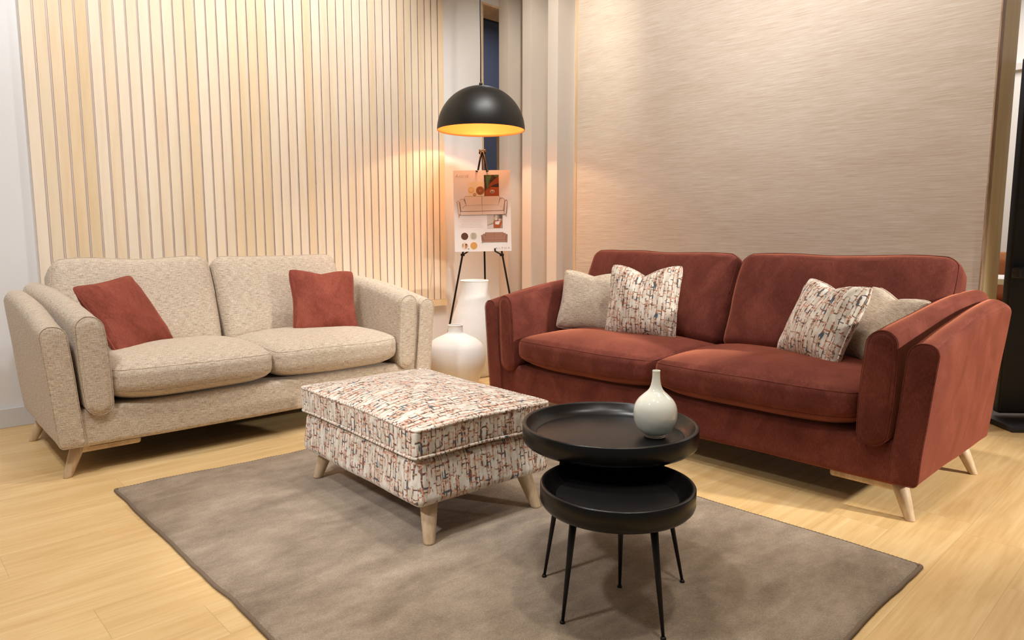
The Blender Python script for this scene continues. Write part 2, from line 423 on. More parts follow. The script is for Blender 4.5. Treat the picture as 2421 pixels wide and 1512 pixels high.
def sofa(name, label, loc, rotz, hw, mat, seat_in, seed, back_in=.155, bz=0, bxo=0):
    t = thing(name, label, 'sofa', loc, rotz)
    # base: front rail, seat deck and back shell
    bm = rbox(2*(hw-.105), .93, .165, .025, (16, 6, 3), lambda x, y, z: (x, y+.485+.006*math.sin(z*10), z+.2075+ (wob((x, y, 0), .004, 3, seed))))
    obj('base_frame', bm, mat, t)
    flat('under_shade_sheet', bx(-hw+.16, hw-.16, .05, .92, .119, .1255), 'dark', t)  # unseen dark sheet added to deepen the shade under the sofa
    bm = rbox(2*(hw-.12), .13, .60, .04, (16, 2, 6), lambda x, y, z: (x, y+.90+.16*(z+.3), z+.44))
    obj('back_frame', bm, mat, t)
    for s in (-1, 1):
        slab('arm', mat, t, s, .049, hw-.070, 0, 1.0, lambda q: .137-.010*q, lambda q: .655+.106*math.sin(min(1, q*1.08)*PI/2)-(.03*max(0, q-.85)/.15 if q > .85 else 0),
               .046, .022, .090, 0, .010, .04, .004, seed+s, yl=lambda z: .06*(z-.137)*0)
        slab('arm_bolster', mat, t, s, .052, hw-.197, -.005, 1.02, lambda q: .262+.03*q, lambda q: .688+.098*math.sin(min(1, q*1.05)*PI/2),
             .052, .05, .055, .045, .014, .045, .006, seed+s*3, belly=.16)
        cone_leg(t, (s*(hw-.072), .055, 0), (s*(hw-.125), .075, .135), .018, .031)
        cone_leg(t, (s*(hw-.050), .800, 0), (s*(hw-.105), .770, .135), .018, .031)
        for y in (.045, .75):
            bm = rbox(.26, .05, .036, .012, (2, 2, 2), lambda a, b, c: (s*(hw-.235)+a, y+.03+b, .113+c))
            obj('leg_bracket', bm, 'legwood', t)
    # seats
    sw = (hw-seat_in)
    for s in (-1, 1):
        def warp(x, y, z, s=s):
            u = x/(sw/2); v = y/.33
            cr = max(0, 1-u**4)*max(0, 1-abs(v)**3)
            if z > 0: z += .048*cr*(z/.08)
            else:
                k = min(1, -z/.08)
                y += .080*max(0, -v)*k*k if v < 0 else 0
                z += (-.012*cr + .026*abs(u)**6)*k
                x *= 1-.03*k*k
            y -= .016*max(0, 1-u*u)*(1 if v < 0 else 0)*abs(v)
            x += .012*u*max(0, 1-v*v)
            if v < 0: y += .034*abs(u)**9*v*v
            p = (x+s*sw/2*1.0, y+.335, z+.372)
            return (p[0]+wob(p, .004, 6, seed), p[1]+wob(p, .004, 5, seed+2), p[2]+wob(p, .006, 4, seed+5))
        c = obj('seat_cushion', rbox(sw-.004, .70, .165, .042, (14, 10, 5), warp), mat, t)
        for zt, rr in ((.0705, .0300), (-.034, .0425)):
            H, D, c0 = (sw-.004)/2, .35, .042
            path = [(H-c0+rr, -.18), (H-c0+rr, -.25)]+[(H-c0+rr*math.cos(a), -D+c0+rr*math.sin(a)) for a in [-PI/2*q/6 for q in range(7)]]
            path += [(H-c0-(2*H-2*c0)*i/14, -D+c0-rr) for i in range(1, 14)]
            path += [(-H+c0+rr*math.cos(a), -D+c0+rr*math.sin(a)) for a in [-PI/2-PI/2*q/6 for q in range(7)]]+[(-H+c0-rr, -.25), (-H+c0-rr, -.18)]
            out = [Vector(warp(x, y, zt)) for x, y in path]
            obj('piping', mk_tube(spline(out, 3), .0016, 6), mat, c)
    # backs
    bwid = hw-back_in
    for s in (-1, 1):
        def warp(x, y, z, s=s):
            u = x/(bwid/2); v = z/.27
            cr = max(0, 1-u**4)*max(0, 1-v**4)
            if y < 0: y -= .035*cr
            else: y += .02*cr
            if v > 0:
                z += v*v*(.012*u*u-.008*(1-abs(u))) - .030*abs(u)**9*v**3
                x *= 1-.035*v**7
            if v < 0: x *= 1-.03*(-v)
            ln = math.radians(25); Y = y*math.cos(ln)+z*math.sin(ln); Z = -y*math.sin(ln)+z*math.cos(ln)
            p = (x+s*bwid/2+bxo, Y+.775, Z+.665+bz)
            return (p[0]+wob(p, .008, 5, seed+7), p[1]+wob(p, .010, 4, seed+4), p[2]+wob(p, .009, 4, seed+1))
        c = obj('back_cushion', rbox(bwid-.004, .19, .54, .055, (14, 4, 12), warp), mat, t)
        H, Z_, c0, rr = (bwid-.004)/2, .27, .055, .0450
        path = [(-H+c0-rr, .02), (-H+c0-rr, .12)]+[(-H+c0+rr*math.cos(a), Z_-c0+rr*math.sin(a)) for a in [PI-PI/2*q/6 for q in range(7)]]
        path += [(-H+c0+(2*H-2*c0)*i/12, Z_-c0+rr) for i in range(1, 12)]
        path += [(H-c0+rr*math.cos(a), Z_-c0+rr*math.sin(a)) for a in [PI/2-PI/2*q/6 for q in range(7)]]+[(H-c0+rr, .12), (H-c0+rr, .02)]
        pts = [Vector(warp(x, -.0735, z)) for x, z in path]
        obj('piping', mk_tube(spline(pts, 4), .0022, 6), mat, c)
    return t

sofa_l = sofa('two_seater_sofa', 'beige tweed two-seat sofa standing before the slatted wood wall', (1.492, 3.29, 0), math.radians(-1.2), .985, 'tweed', .25, 3, .19, -.026, -.025)
sofa_r = sofa('three_seater_sofa', 'long rust velvet sofa standing before the wallpapered wall', (2.645, 1.842, 0), math.radians(-90-.4), 1.180, 'rust', .26, 11, .150, .004)

# ------------------------------------------------------------------ throw pillows
def pillow(label, group, loc, yaw, lean, roll, size, mat, dent=0, seed=0, T=.075, name='throw_pillow', ear=.10):
    t = thing(name, label, 'pillow', loc, 0, group)
    t.rotation_euler = Matrix.Rotation(yaw, 4, 'Z').__matmul__(Matrix.Rotation(-lean, 4, 'X')).__matmul__(Matrix.Rotation(roll, 4, 'Y')).to_euler()
    n = 26; h = size/2; bm = bmesh.new()
    def P(u, v, s):
        cu = 1-ear*(1-u*u)*abs(v)**2; cv = 1-ear*(1-v*v)*abs(u)**2
        k9 = 1-.10*abs(u*v)**4; x = h*u*(1-ear*(1-v*v)*.9)*k9; z = h*v*(1-ear*(1-u*u)*.9)*k9
        e = max(0, (1-u**2))*max(0, (1-v**2))
        w = T*e**.42
        if dent and v > 0:
            k = math.exp(-(abs(u)/.30)**1.3)*v**2
            z -= dent*k; w *= 1-.35*math.exp(-(u/.15)**2)*v
        p = Vector((x, s*w, z+h))
        a = wob(p, .010, 9, seed)*e**.4 + .004*math.sin(16*(abs(u)-abs(v))+seed)*(abs(u*v))**1.5
        return (p.x+wob(p, .006, 6, seed+3), p.y+s*a, p.z+wob(p, .006, 6, seed+5))
    G = {}
    for s in (-1, 1):
        for i in range(n+1):
            for j in range(n+1):
                u = math.sin((-1+2*i/n)*PI/2); v = math.sin((-1+2*j/n)*PI/2)
                b = i in (0, n) or j in (0, n)
                key = (i, j, 0 if b else s)
                if key not in G: G[key] = bm.verts.new(P(u, v, 0 if b else s))
        for i in range(n):
            for j in range(n):
                q = []
                for a, b in ((i, j), (i+1, j), (i+1, j+1), (i, j+1)):
                    q.append(G[(a, b, 0 if (a in (0, n) or b in (0, n)) else s)])
                try: bm.faces.new(q)
                except ValueError: pass
    edge = [G[(i, 0, 0)].co.copy() for i in range(n)] + [G[(n, j, 0)].co.copy() for j in range(n)] + [G[(i, n, 0)].co.copy() for i in range(n, 0, -1)] + [G[(0, j, 0)].co.copy() for j in range(n, 0, -1)]
    ed = [edge[0]]
    for p in edge[1:]:
        if (p-ed[-1]).length > .004: ed.append(p)
    c = obj('cover', bm, mat, t)
    obj('piping', mk_tube(ed, .0052, 8, closed=True), mat, t)
    return t
D = math.radians
pillow('rust velvet throw pillow against the left arm of the beige sofa', 'rust throw pillows', (1.04, 3.72, .438), D(36), D(31), D(-5), .44, 'rustlit', seed=2, T=.07, ear=.13)
pillow('rust velvet throw pillow at the right end of the beige sofa', 'rust throw pillows', (1.965, 3.635, .455), D(-10), D(22), D(4), .41, 'rustlit', dent=.016, seed=5, T=.075, ear=.14)
pillow('plain beige tweed pillow tucked behind a patterned one on the rust sofa', 'tweed throw pillows', (3.07, 2.60, .462), D(-62), D(20), D(4), .385, 'tweed', dent=.02, seed=8, T=.075, ear=.13)
pillow('patterned velvet pillow with a dented top at the left of the rust sofa', 'patterned throw pillows', (3.06, 2.215, .452), D(-75), D(15), D(0), .44, 'pattern', dent=.050, seed=12, T=.09, ear=.14)
pillow('patterned velvet pillow tilted towards the right arm of the rust sofa', 'patterned throw pillows', (3.03, 1.30, .455), D(-117), D(24), D(3), .415, 'pattern', dent=.030, seed=16, T=.085, ear=.16)
pillow('beige tweed pillow wedged between a patterned pillow and the right arm of the rust sofa', 'tweed throw pillows', (3.14, 1.11, .462), D(-120), D(28), D(8), .375, 'tweed', dent=.02, seed=21, T=.07, ear=.16)

# ------------------------------------------------------------------ ottoman
ot = thing('ottoman', 'rectangular footstool in patterned velvet on tapered oak legs, on the rug', 'footstool', (1.558, 2.165, .0142), D(-2.8))
def ow(x, y, z):
    p = (x, y, z); k = 1.012-.045*(z+.084)/.168; return (x*k+wob(p, .004, 5, 2), y*k+wob(p, .004, 5, 4), z+.214+wob(p, .003, 5, 6))
obj('base', rbox(.595, .870, .168, .034, (8, 12, 4), ow), 'pattern', ot, swap=True)
def oc(x, y, z):
    u, v = x/.295, y/.425
    cr = max(0, 1-abs(u)**3)*max(0, 1-abs(v)**3)
    z2 = z+(.045*cr if z > 0 else -.012*cr)*min(1, abs(z)/.045)
    c = .012*abs(u*v)
    return (x*(1+.015*abs(v)), y*(1+.012*abs(u)), z2+.347+wob((x, y, z), .005, 5, 9))
cu = obj('cushion', rbox(.590, .850, .098, .014, (12, 16, 4), oc, k=3), 'pattern', ot, swap=True)
for zz in (.046, -.046):
    H, Dp = .292, .422; R = .02; pts = []
    for (cx, cy, a0) in ((H-R, Dp-R, 0), (-H+R, Dp-R, PI/2), (-H+R, -Dp+R, PI), (H-R, -Dp+R, 1.5*PI)):
        for i in range(5):
            a = a0+PI/2*i/4; pts.append((cx+R*math.cos(a), cy+R*math.sin(a)))
    full = []
    for i in range(len(pts)):
        a, b = pts[i], pts[(i+1) % len(pts)]; full.append(a)
        d = math.dist(a, b)
        if d > .1:
            k = 14
            for j in range(1, k): full.append((a[0]+(b[0]-a[0])*j/k, a[1]+(b[1]-a[1])*j/k))
    obj('piping', mk_tube([oc(x*1.003, y*1.003, zz) for x, y in full], .0055, 8, closed=True), 'pattern', cu, swap=True)
for sx in (-1, 1):
    for sy in (-1, 1):
        cone_leg(ot, (sx*.240, sy*.418, 0), (sx*.205, sy*.365, .162), .020, .034)
        obj('leg_bracket', rbox(.05, .20, .03, .01, (2, 2, 2), lambda a, b, c: (sx*.222+a, sy*.29+b, .126+c)), 'legwood', ot)

# ------------------------------------------------------------------ tray tables
def tray_table(label, x, y, R, H, feet, depth):
    t = thing('tray_table', label, 'side table', (x, y, .0142), 0, 'nesting black tray tables')
    ri = R-.012
    prof = [(0, H-depth), (R*.84, H-depth), (R*.90, H-depth+.002), (R*.955, H-depth+.007), (R-.003, H-depth+.014), (R, H-depth+.022), (R, H-.003), (R-.002, H), (ri+.002, H), (ri, H-.003), (ri-.010, H-.020), (ri-.025, H-.034), (ri-.032, H-.036)]
    prof = [(max(r, .001), z) for r, z in prof]
    obj('tray_rim', lathe(prof, 96, capb=True), 'tray', t)
    rr = ri-.032
    obj('tray_floor', lathe([(rr+.004, H-.040), (rr+.004, H-.036), (rr-.002, H-.0345), (.001, H-.0345)], 96), 'trayin', t)
    obj('mount', lathe([(.001, H-depth-.008), (R*.72, H-depth-.008), (R*.74, H-depth-.004), (R*.74, H-depth+.002)], 48), 'blackmetal', t)
    for fx, fy in feet:
        d = Vector((fx-x, fy-y, 0)); k = R*.62/d.length
        bm = mk_tube([(d.x, d.y, 0.002), (d.x+(d.x*k-d.x)*.5, d.y+(d.y*k-d.y)*.5, (H-depth)/2), (d.x*k, d.y*k, H-depth-.004)], .0042, 12, r1=.0108)
        g = obj('leg', bm, 'blackmetal', t)
        obj('foot', lathe([(.001, 0), (.0075, 0), (.0075, .003), (.005, .007), (.001, .007)], 16), 'blackmetal', g, loc=(d.x, d.y, 0))
    return t
tray_table('larger black tray table with a white vase on it', 1.640, 1.287, .268, .441, [(1.412, 1.343), (1.682, 1.041), (1.797, 1.422)], .068)
tray_table('smaller lower black tray table, empty, in front', 1.413, 1.080, .204, .361, [(1.267, 1.138), (1.396, .913), (1.526, 1.150)], .064)

v = thing('bottle_vase', 'glossy white round vase with narrow neck on the black tray table', 'vase', (1.712, 1.170, .4213))
prof = [(.028, .0), (.034, .004), (.050, .017), (.061, .037), (.0655, .062), (.063, .088), (.053, .108), (.037, .124), (.024, .136), (.0165, .150), (.0125, .170), (.0115, .188), (.012, .196), (.0105, .197), (.0095, .190), (.0095, .160)]
pp = spline([(r, 0, z) for r, z in prof], 5)
obj('body', lathe([(p.x, p.z+.005) for p in pp], 72, capb=True), 'glaze', v)
obj('foot', lathe([(.001, 0), (.030, 0), (.0315, .002), (.0315, .007), (.027, .009), (.001, .009)], 48), 'glass', v)

# ------------------------------------------------------------------ rug
bm = bmesh.new()
x0, x1, y0, y1 = .685, 2.318, .595, 3.045
nx, ny = 130, 190; G = {}
def edge_w(t, s): return .012*noise.noise(Vector((t*2.1, s, 0)))+.004*noise.noise(Vector((t*9, s, 3)))
for i in range(nx+1):
    for j in range(ny+1):
        u, w = i/nx, j/ny
        X0 = x0+edge_w(w*2.45, 1); X1 = x1+edge_w(w*2.45, 5); Y0 = y0+edge_w(u*1.6, 9)*1.4; Y1 = y1+edge_w(u*1.6, 13)*1.9-.045*math.sin(PI*u)
        x = X0+(X1-X0)*u; y = Y0+(Y1-Y0)*w
        e = min(u*(1.63), (1-u)*1.63, w*2.45, (1-w)*2.45); k = min(1, e/.014)
        z = .013*math.sqrt(max(0, 1-(1-k)**2))+.001
        z += .0008*noise.noise(Vector((x*60, y*60, 0)))
        G[i, j] = bm.verts.new((x, y, z if 0 < i < nx and 0 < j < ny else 0.0))
for i in range(nx):
    for j in range(ny): bm.faces.new((G[i, j], G[i+1, j], G[i+1, j+1], G[i, j+1]))
rug = tag(obj('area_rug', bm, 'rug'), 'large mottled taupe pile rug lying on the oak floor', 'rug')
# whipped edge
bm = bmesh.new(); per = []
for i in range(nx): per.append(G_ := None) if False else None
M['rugedge'] = plain('rug_overlock', L(120, 102, 84), .95, bumpy=.5)
loop = [(i, 0) for i in range(nx)]+[(nx, j) for j in range(ny)]+[(i, ny) for i in range(nx, 0, -1)]+[(0, j) for j in range(ny, 0, -1)]
me = rug.data
co = lambda i, j: me.vertices[i*(ny+1)+j].co
pts = []
for a, b in zip(loop, loop[1:]+loop[:1]):
    p, q = co(*a), co(*b); k = max(1, int((q-p).length/.006))
    for s in range(k):
        c = p.lerp(q, s/k); pts.append(Vector((c.x, c.y, .0055)))
rings = []
n = len(pts)
for i, p in enumerate(pts):
    d = (pts[(i+1) % n]-pts[i-1]).normalized(); w = Vector((0, 0, 1)).cross(d)
    r = .0058+.0016*(i % 2)
    rings.append([bm.verts.new(p+(Vector((0, 0, 1))*math.sin(2*PI*k/6)*.9+w*math.cos(2*PI*k/6))*r) for k in range(6)])
for i in range(n):
    a, b = rings[i], rings[(i+1) % n]
    for k in range(6): bm.faces.new((a[k], a[(k+1) % 6], b[(k+1) % 6], b[k]))
obj('binding', bm, 'rugedge', rug)

# ------------------------------------------------------------------ floor vases
v = tag(obj('floor_vase', lathe([(p.x, p.z) for p in spline([(r, 0, z) for r, z in [(.085, 0), (.12, .012), (.165, .07), (.196, .15), (.202, .22), (.185, .29), (.145, .332), (.085, .362), (.056, .378), (.050, .405), (.0495, .425), (.0515, .430), (.048, .433), (.044, .428), (.043, .38)]], 6)], 80, capb=True), 'ceramic', loc=(2.90, 3.60, 0)), 'squat globe-shaped matt white floor vase with a short neck', 'vase')
v = tag(obj('floor_vase', lathe([(p.x, p.z) for p in spline([(r, 0, z) for r, z in [(.105, 0), (.125, .008), (.155, .08), (.180, .18), (.188, .27), (.180, .36), (.158, .45), (.130, .53), (.110, .60), (.104, .65), (.103, .695), (.105, .702), (.101, .706), (.096, .70), (.095, .62), (.12, .5)]], 6)], 80, capb=True), 'ceramic', loc=(3.278, 3.842, 0)), 'tall wide-necked matt white floor vase in front of the easel', 'vase')

# ------------------------------------------------------------------ pendant lamp
px, py, rz, R = 3.44, 3.945, 1.803, .325
t = thing('pendant_lamp', 'black dome pendant lamp with gold lining hanging over the floor vases', 'pendant lamp', (px, py, rz))
outer = [(R*math.cos(a), R*.985*math.sin(a)) for a in [PI/2*i/28 for i in range(29)]]; outer[-1] = (.001, R*.985)
obj('lamp_shade', lathe(outer, 96), 'shadeout', t)
ri = R-.004
inner = [(R, 0), (ri, 0)]+[(ri*math.cos(a), ri*.985*math.sin(a)) for a in [PI/2*i/28 for i in range(1, 29)]]; inner[-1] = (.001, ri*.98)
obj('shade_lining', lathe(inner, 96), 'gold', t)
obj('cord_grip', lathe([(.001, R*.985), (.014, R*.985), (.013, R+.012), (.006, R+.022), (.005, R+.04), (.001, R+.04)], 24), 'blackmetal', t)
obj('cord', mk_tube([(0, 0, R+.03), (.001, 0, R+.25), (-.0015, .001, R+.5), (-.003, 0, R+.75), (-.004, 0, 3.2-rz)], .0042, 8), 'blackmetal', t)
obj('lamp_holder', lathe([(.001, R*.97), (.022, R*.97), (.022, R*.80), (.017, R*.78), (.001, R*.78)], 24), 'blackmetal', t)
bz = .215
obj('bulb', lathe([(.001, bz-.03), (.015, bz-.027), (.027, bz-.012), (.03, bz+.002), (.026, bz+.018), (.016, bz+.03), (.013, bz+.042), (.001, bz+.042)], 24), 'bulb', t)

# ------------------------------------------------------------------ easel and poster
ez = thing('display_easel', 'dark bronze tripod easel holding the poster behind the vases', 'easel', (3.50, 4.00, 0))
ax = Vector((.69, -.724, 0))      # across, to the viewer's right
bk = Vector((.724, .69, 0))
A = Vector((0, 0, 1.665)); fl = -ax*.327-bk*.02; fr = ax*.315-bk*.02; rr_ = bk*.30
def leg_pts(f, off): return [Vector(f), A+off]
for f, off in ((fl, -ax*.006), (fr, ax*.006)):
    g = obj('leg', mk_tube([f+(A+off-f)*k for k in (0, .5, 1)], .0075, 10), 'bronze', ez)
g = obj('leg', mk_tube([rr_+(A-rr_)*k for k in (0, .5, 1)], .0075, 10), 'bronze', ez)
obj('top_clamp', mk_tube([A-ax*.026+Vector((0, 0, -.012)), A+ax*.026+Vector((0, 0, -.012))], .011, 12), 'bronze', ez)
for k in (-1, 0, 1): obj('finial', mk_tube([A+ax*.016*k+Vector((0, 0, -.02)), A+ax*.020*k+Vector((0, 0, .012))], .007, 10), 'bronze', ez)
for s in (-1, 1):
    f = fl if s < 0 else fr
    p = f+(A-f)*((.884)/1.665) - bk*.012
    hook = p - ax*s*.050 + Vector((0, 0, .030)) - bk*.030
    bm = mk_tube([p, hook], .006, 8); tube(bm, [hook, hook+Vector((0, 0, .020))-bk*.012], .006, 8)
    tube(bm, [p-ax*.015, p+ax*.015], .010, 8)
    obj('support_hook', bm, 'bronze', ez)
    p1 = A+ax*.008*s-bk*.012; p2 = A+ax*s*.034*1.0+Vector((0, 0, -.155))-bk*.03
    bm = mk_tube([p1, p2], .0045, 8); tube(bm, [p2, p2-bk*.012-ax*s*(-.012)+Vector((0, 0, .004))], .005, 8)
    obj('top_clip', bm, 'bronze', ez)

BW, BH = .430, .608
yaw = math.atan2(-.724, .69)+D(5)
pb = thing('poster_board', 'white printed poster board with sofa pictures resting on the easel', 'poster', (3.465, 3.955, .912), 0)
pb.rotation_euler = (Matrix.Rotation(yaw, 4, 'Z') @ Matrix.Rotation(D(-2.5), 4, 'X') @ Matrix.Rotation(D(-1.0), 4, 'Y')).to_euler()
# local: x across (0 centre), z up from the lower edge, -y faces the room
flat('panel', bx(-BW/2, BW/2, 0, .005, 0, BH), 'paper', pb)
KX = BW/840.
def bp(X, Y): return ((X-642)*KX, BH-(Y-142)*KX*1.008)
def poly(name, pts, col, lvl=1, label=None, rough=.5, parent=pb, mt=None):
    bm = bmesh.new(); yy = -.0004*lvl
    q = [bp(*p) for p in pts]
    f = bm.faces.new([bm.verts.new((x, yy, z)) for x, z in q])
    r = bmesh.ops.extrude_face_region(bm, geom=[f])
    for e in r['geom']:
        if isinstance(e, bmesh.types.BMVert): e.co.y += .0003
    if mt is None:
        key = 'print_%02x%02x%02x' % col
        if key not in M: M[key] = m_paint(key, L(*col), .5)
        mt = M[key]
    return flat(name, bm, mt, parent)
def rect(a, b, c, d): return [(a, b), (c, b), (c, d), (a, d)]
def circ(cx, cy, r, n=36, ry=None): return [(cx+r*math.cos(2*PI*i/n), cy+(ry or r)*math.sin(2*PI*i/n)) for i in range(n)]
# photo of plates
ph = poly('photo_print', rect(438, 312, 682, 515), (238, 222, 190), 1); ph['label'] = 'cream photo with woven baskets'
poly('basket', circ(484, 427, 44), (226, 190, 130), 2, parent=ph); poly('basket', circ(615, 436, 62), (164, 108, 66), 2, parent=ph); poly('basket', circ(532, 492, 23), (176, 134, 92), 2, parent=ph)
poly('basket', circ(484, 427, 30), (236, 206, 156), 3, parent=ph); poly('basket', circ(615, 436, 44), (150, 96, 58), 3, parent=ph); poly('basket', circ(615, 436, 22), (172, 118, 76), 4, parent=ph); poly('basket', circ(532, 492, 10), (222, 196, 160), 3, parent=ph)
# photo with leaf
ph = poly('photo_print', rect(675, 210, 893, 516), (70, 52, 34), 1); ph['label'] = 'dark photo with a leaf and an orange seat'
poly('seat_image', [(690, 440), (780, 385), (893, 390), (893, 515), (690, 515)], (166, 84, 44), 2, parent=ph)
poly('seat_image', [(740, 350), (893, 225), (893, 330), (800, 360), (690, 440)], (140, 70, 38), 2, parent=ph)
for i in range(7): poly('leaf_image', [(682+i*4, 222+i*24), (745-i*2, 232+i*22), (786-i*9, 262+i*24), (740-i*3, 258+i*24)], (104-3*i, 140-4*i, 88), 3, parent=ph)
poly('leaf_image', [(700, 215), (780, 212), (790, 240), (760, 252)], (84, 112, 56), 3, parent=ph); poly('leaf_image', [(820, 212), (890, 212), (880, 245), (835, 240)], (80, 100, 50), 3, parent=ph)
poly('cup_image', circ(794, 450, 33, ry=24), (228, 222, 212), 3, parent=ph); poly('cup_image', circ(794, 450, 25, ry=17), (70, 60, 58), 4, parent=ph); poly('cup_image', circ(796, 444, 17, ry=13), (214, 176, 140), 5, parent=ph)
# sofa pictures
def sofa_pic(x0, y0, x1, y1, fill, line, leg, lab):
    W_, H_ = x1-x0, y1-y0
    f = lambda pts: [(x0+a*W_, y0+b*H_) for a, b in pts]
    s = poly('sofa_picture', f([(0, .25), (.03, .20), (.06, .28), (.06, .16), (.10, .12), (.15, .14), (.15, .03), (.17, 0), (.84, 0), (.855, .10), (.90, .08), (.945, .16), (.95, .22), (.985, .17), (1, .25), (.985, .84), (.93, .88), (.07, .88), (.03, .84)]), line, 6); s['label'] = lab
    poly('outline_fill', f([(.008, .25), (.03, .22), (.047, .27), (.065, .84), (.035, .83)]), fill, 7, parent=s)
    poly('outline_fill', f([(.992, .25), (.97, .22), (.953, .27), (.935, .84), (.965, .83)]), fill, 7, parent=s)
    poly('outline_fill', f([(.058, .18), (.10, .135), (.14, .16), (.18, .42), (.12, .50), (.105, .68), (.085, .68)]), fill, 7, parent=s)
    poly('outline_fill', f([(.942, .18), (.90, .11), (.86, .14), (.82, .42), (.88, .50), (.895, .66), (.915, .66)]), fill, 7, parent=s)
    poly('outline_fill', f([(.152, .03), (.17, .015), (.492, .015), (.495, .41), (.19, .43)]), fill, 7, parent=s)
    poly('outline_fill', f([(.502, .015), (.835, .01), (.847, .10), (.815, .42), (.502, .41)]), fill, 7, parent=s)
    poly('outline_fill', f([(.10, .69), (.13, .50), (.18, .44), (.496, .425), (.496, .69)]), fill, 7, parent=s)
    poly('outline_fill', f([(.502, .425), (.84, .43), (.88, .52), (.90, .67), (.502, .69)]), fill, 7, parent=s)
    poly('outline_fill', f([(.073, .72), (.498, .72), (.498, .87), (.07, .87)]), fill, 7, parent=s)
    poly('outline_fill', f([(.502, .72), (.925, .70), (.928, .86), (.502, .87)]), fill, 7, parent=s)
    poly('leg_picture', f([(.03, .88), (.055, .88), (.04, 1), (.028, 1)]), leg, 7, parent=s)
    poly('leg_picture', f([(.945, .84), (.975, .84), (.985, .95), (.97, .95)]), leg, 7, parent=s)
sofa_pic(266, 515, 1014, 826, (232, 210, 192), (150, 120, 104), (196, 150, 120), 'cream drawing of a sofa')
sofa_pic(614, 1044, 1008, 1205, (168, 122, 100), (120, 82, 68), (150, 110, 90), 'brown picture of a sofa')
# interior photo
ph = poly('photo_print', rect(710, 775, 938, 987), (168, 146, 130), 1); ph['label'] = 'photo of a sofa arm and table'
poly('image_patch', [(712, 790), (760, 775), (830, 780), (800, 900), (712, 935)], (206, 192, 178), 2, parent=ph)
poly('image_patch', [(805, 880), (860, 870), (935, 885), (900, 982), (805, 980)], (172, 92, 50), 2, parent=ph)
poly('image_patch', [(825, 888), (905, 880), (880, 932), (828, 928)], (232, 226, 222), 3, parent=ph)
poly('image_patch', circ(842, 850, 20), (222, 206, 188), 3, parent=ph); poly('image_patch', circ(893, 862, 14), (226, 200, 176), 3, parent=ph); poly('image_patch', circ(835, 815, 30), (206, 198, 184), 2, parent=ph)
poly('image_patch', [(885, 778), (936, 778), (936, 850), (890, 840)], (112, 100, 92), 2, parent=ph)
poly('image_patch', [(712, 945), (800, 925), (800, 985), (712, 985)], (212, 206, 200), 2, parent=ph)
# swatches
for cx, cy, kind in ((371, 1096, 'a'), (503, 1094, 'b'), (371, 1236, 'c'), (504, 1236, 'd')):
    rg = poly('swatch_ring', circ(cx, cy, 57), (246, 238, 230), 1)
    c = {'a': (98, 62, 50), 'b': (214, 202, 180), 'c': (226, 204, 176), 'd': (214, 160, 92)}[kind]
    sw_ = poly('swatch', circ(cx, cy, 53), c, 2)
    if kind == 'b':
        for i in range(11): poly('swatch_thread', rect(cx-38+(i % 3)*6, cy-42+i*8, cx+30+(i % 2)*10, cy-40+i*8), (120, 112, 96), 3, parent=sw_)
    if kind == 'c':
        poly('swatch_patch', rect(cx-34, cy-30, cx-24, cy+14), (136, 76, 58), 3, parent=sw_)
        poly('swatch_patch', [(cx, cy-20), (cx+40, cy-22), (cx+36, cy+12), (cx+20, cy+40), (cx+4, cy+38)], (196, 128, 104), 3, parent=sw_)
        poly('swatch_patch', circ(cx+18, cy-20, 12), (90, 52, 48), 4, parent=sw_)
def text(s, X, Y, size, col, lvl=1, align='LEFT', bold=0, sx=1, wide=1):
    cu_ = bpy.data.curves.new('lettering', 'FONT'); cu_.body = s; cu_.size = 1; cu_.align_x = align; cu_.offset = bold; cu_.space_character = sx
    tmp = bpy.data.objects.new('tmp', cu_); me = bpy.data.meshes.new_from_object(tmp)
    bpy.data.objects.remove(tmp); bpy.data.curves.remove(cu_)
    x, z = bp(X, Y)
    for v_ in me.vertices: v_.co = Vector((x+v_.co.x*size*KX*wide, -.0008, z+v_.co.y*size*KX))
    me.name = 'lettering'; key = 'print_%02x%02x%02x' % col
    if key not in M: M[key] = m_paint(key, L(*col), .5)
    me.materials.append(M[key]); o = bpy.data.objects.new('lettering', me); C.objects.link(o); o.parent = pb; return o
text('Astrid', 252, 248, 74, (176, 146, 110), bold=-.018, sx=1.05)
text('ALPHA', 824, 1290, 40, (140, 124, 116), bold=-.012, sx=1.5, wide=1.32)
text('DESIGNS', 826, 1312, 18, (205, 192, 184), sx=2.1, wide=1.3)
for i, s in enumerate(['A modern, soft arm featuring a delicate front', 'scroll shape and feature tread wood foot. The arm', 'is slightly relaxed to ensure all round comfort', '& given with the addition of an arm bolster.', 'Long lasting seat comfort is delivered with premium', 'Cold Cure Cushions. Available in a choice of fabrics.']):
    text(s, 476, 862+i*22, 17, (186, 166, 150), align='CENTER', bold=-.01)

# ------------------------------------------------------------------ slatted panel on the left wall
YA = 4.50
t = thing('slatted_panel', 'tall panel of vertical birch slats hung on the left wall', 'wall panel', (2.11, YA, .50))
bm = bmesh.new()
ox, oz = 2.11, .50
for i in range(44):
    a = SL0+i*SLP; add_box(bm, a-ox, a+SLP-.0120-ox, -.038, -.029, .516-oz, 3.5-oz, bev=0)
so = flat('slats', bm, 'slats', t)
so.data.materials.append(M['plyedge'])
for p_ in so.data.polygons:
    if abs(p_.normal.x) > .9: p_.material_index = 1
flat('backing', bx(SL0-ox, 3.510-ox, -.029, 0, .47-oz, 3.5-oz), 'slatback', t)
flat('bottom_rail', bx(SL0-ox, 3.510-ox, -.041, -.029, .462-oz, .514-oz), 'birch', t)

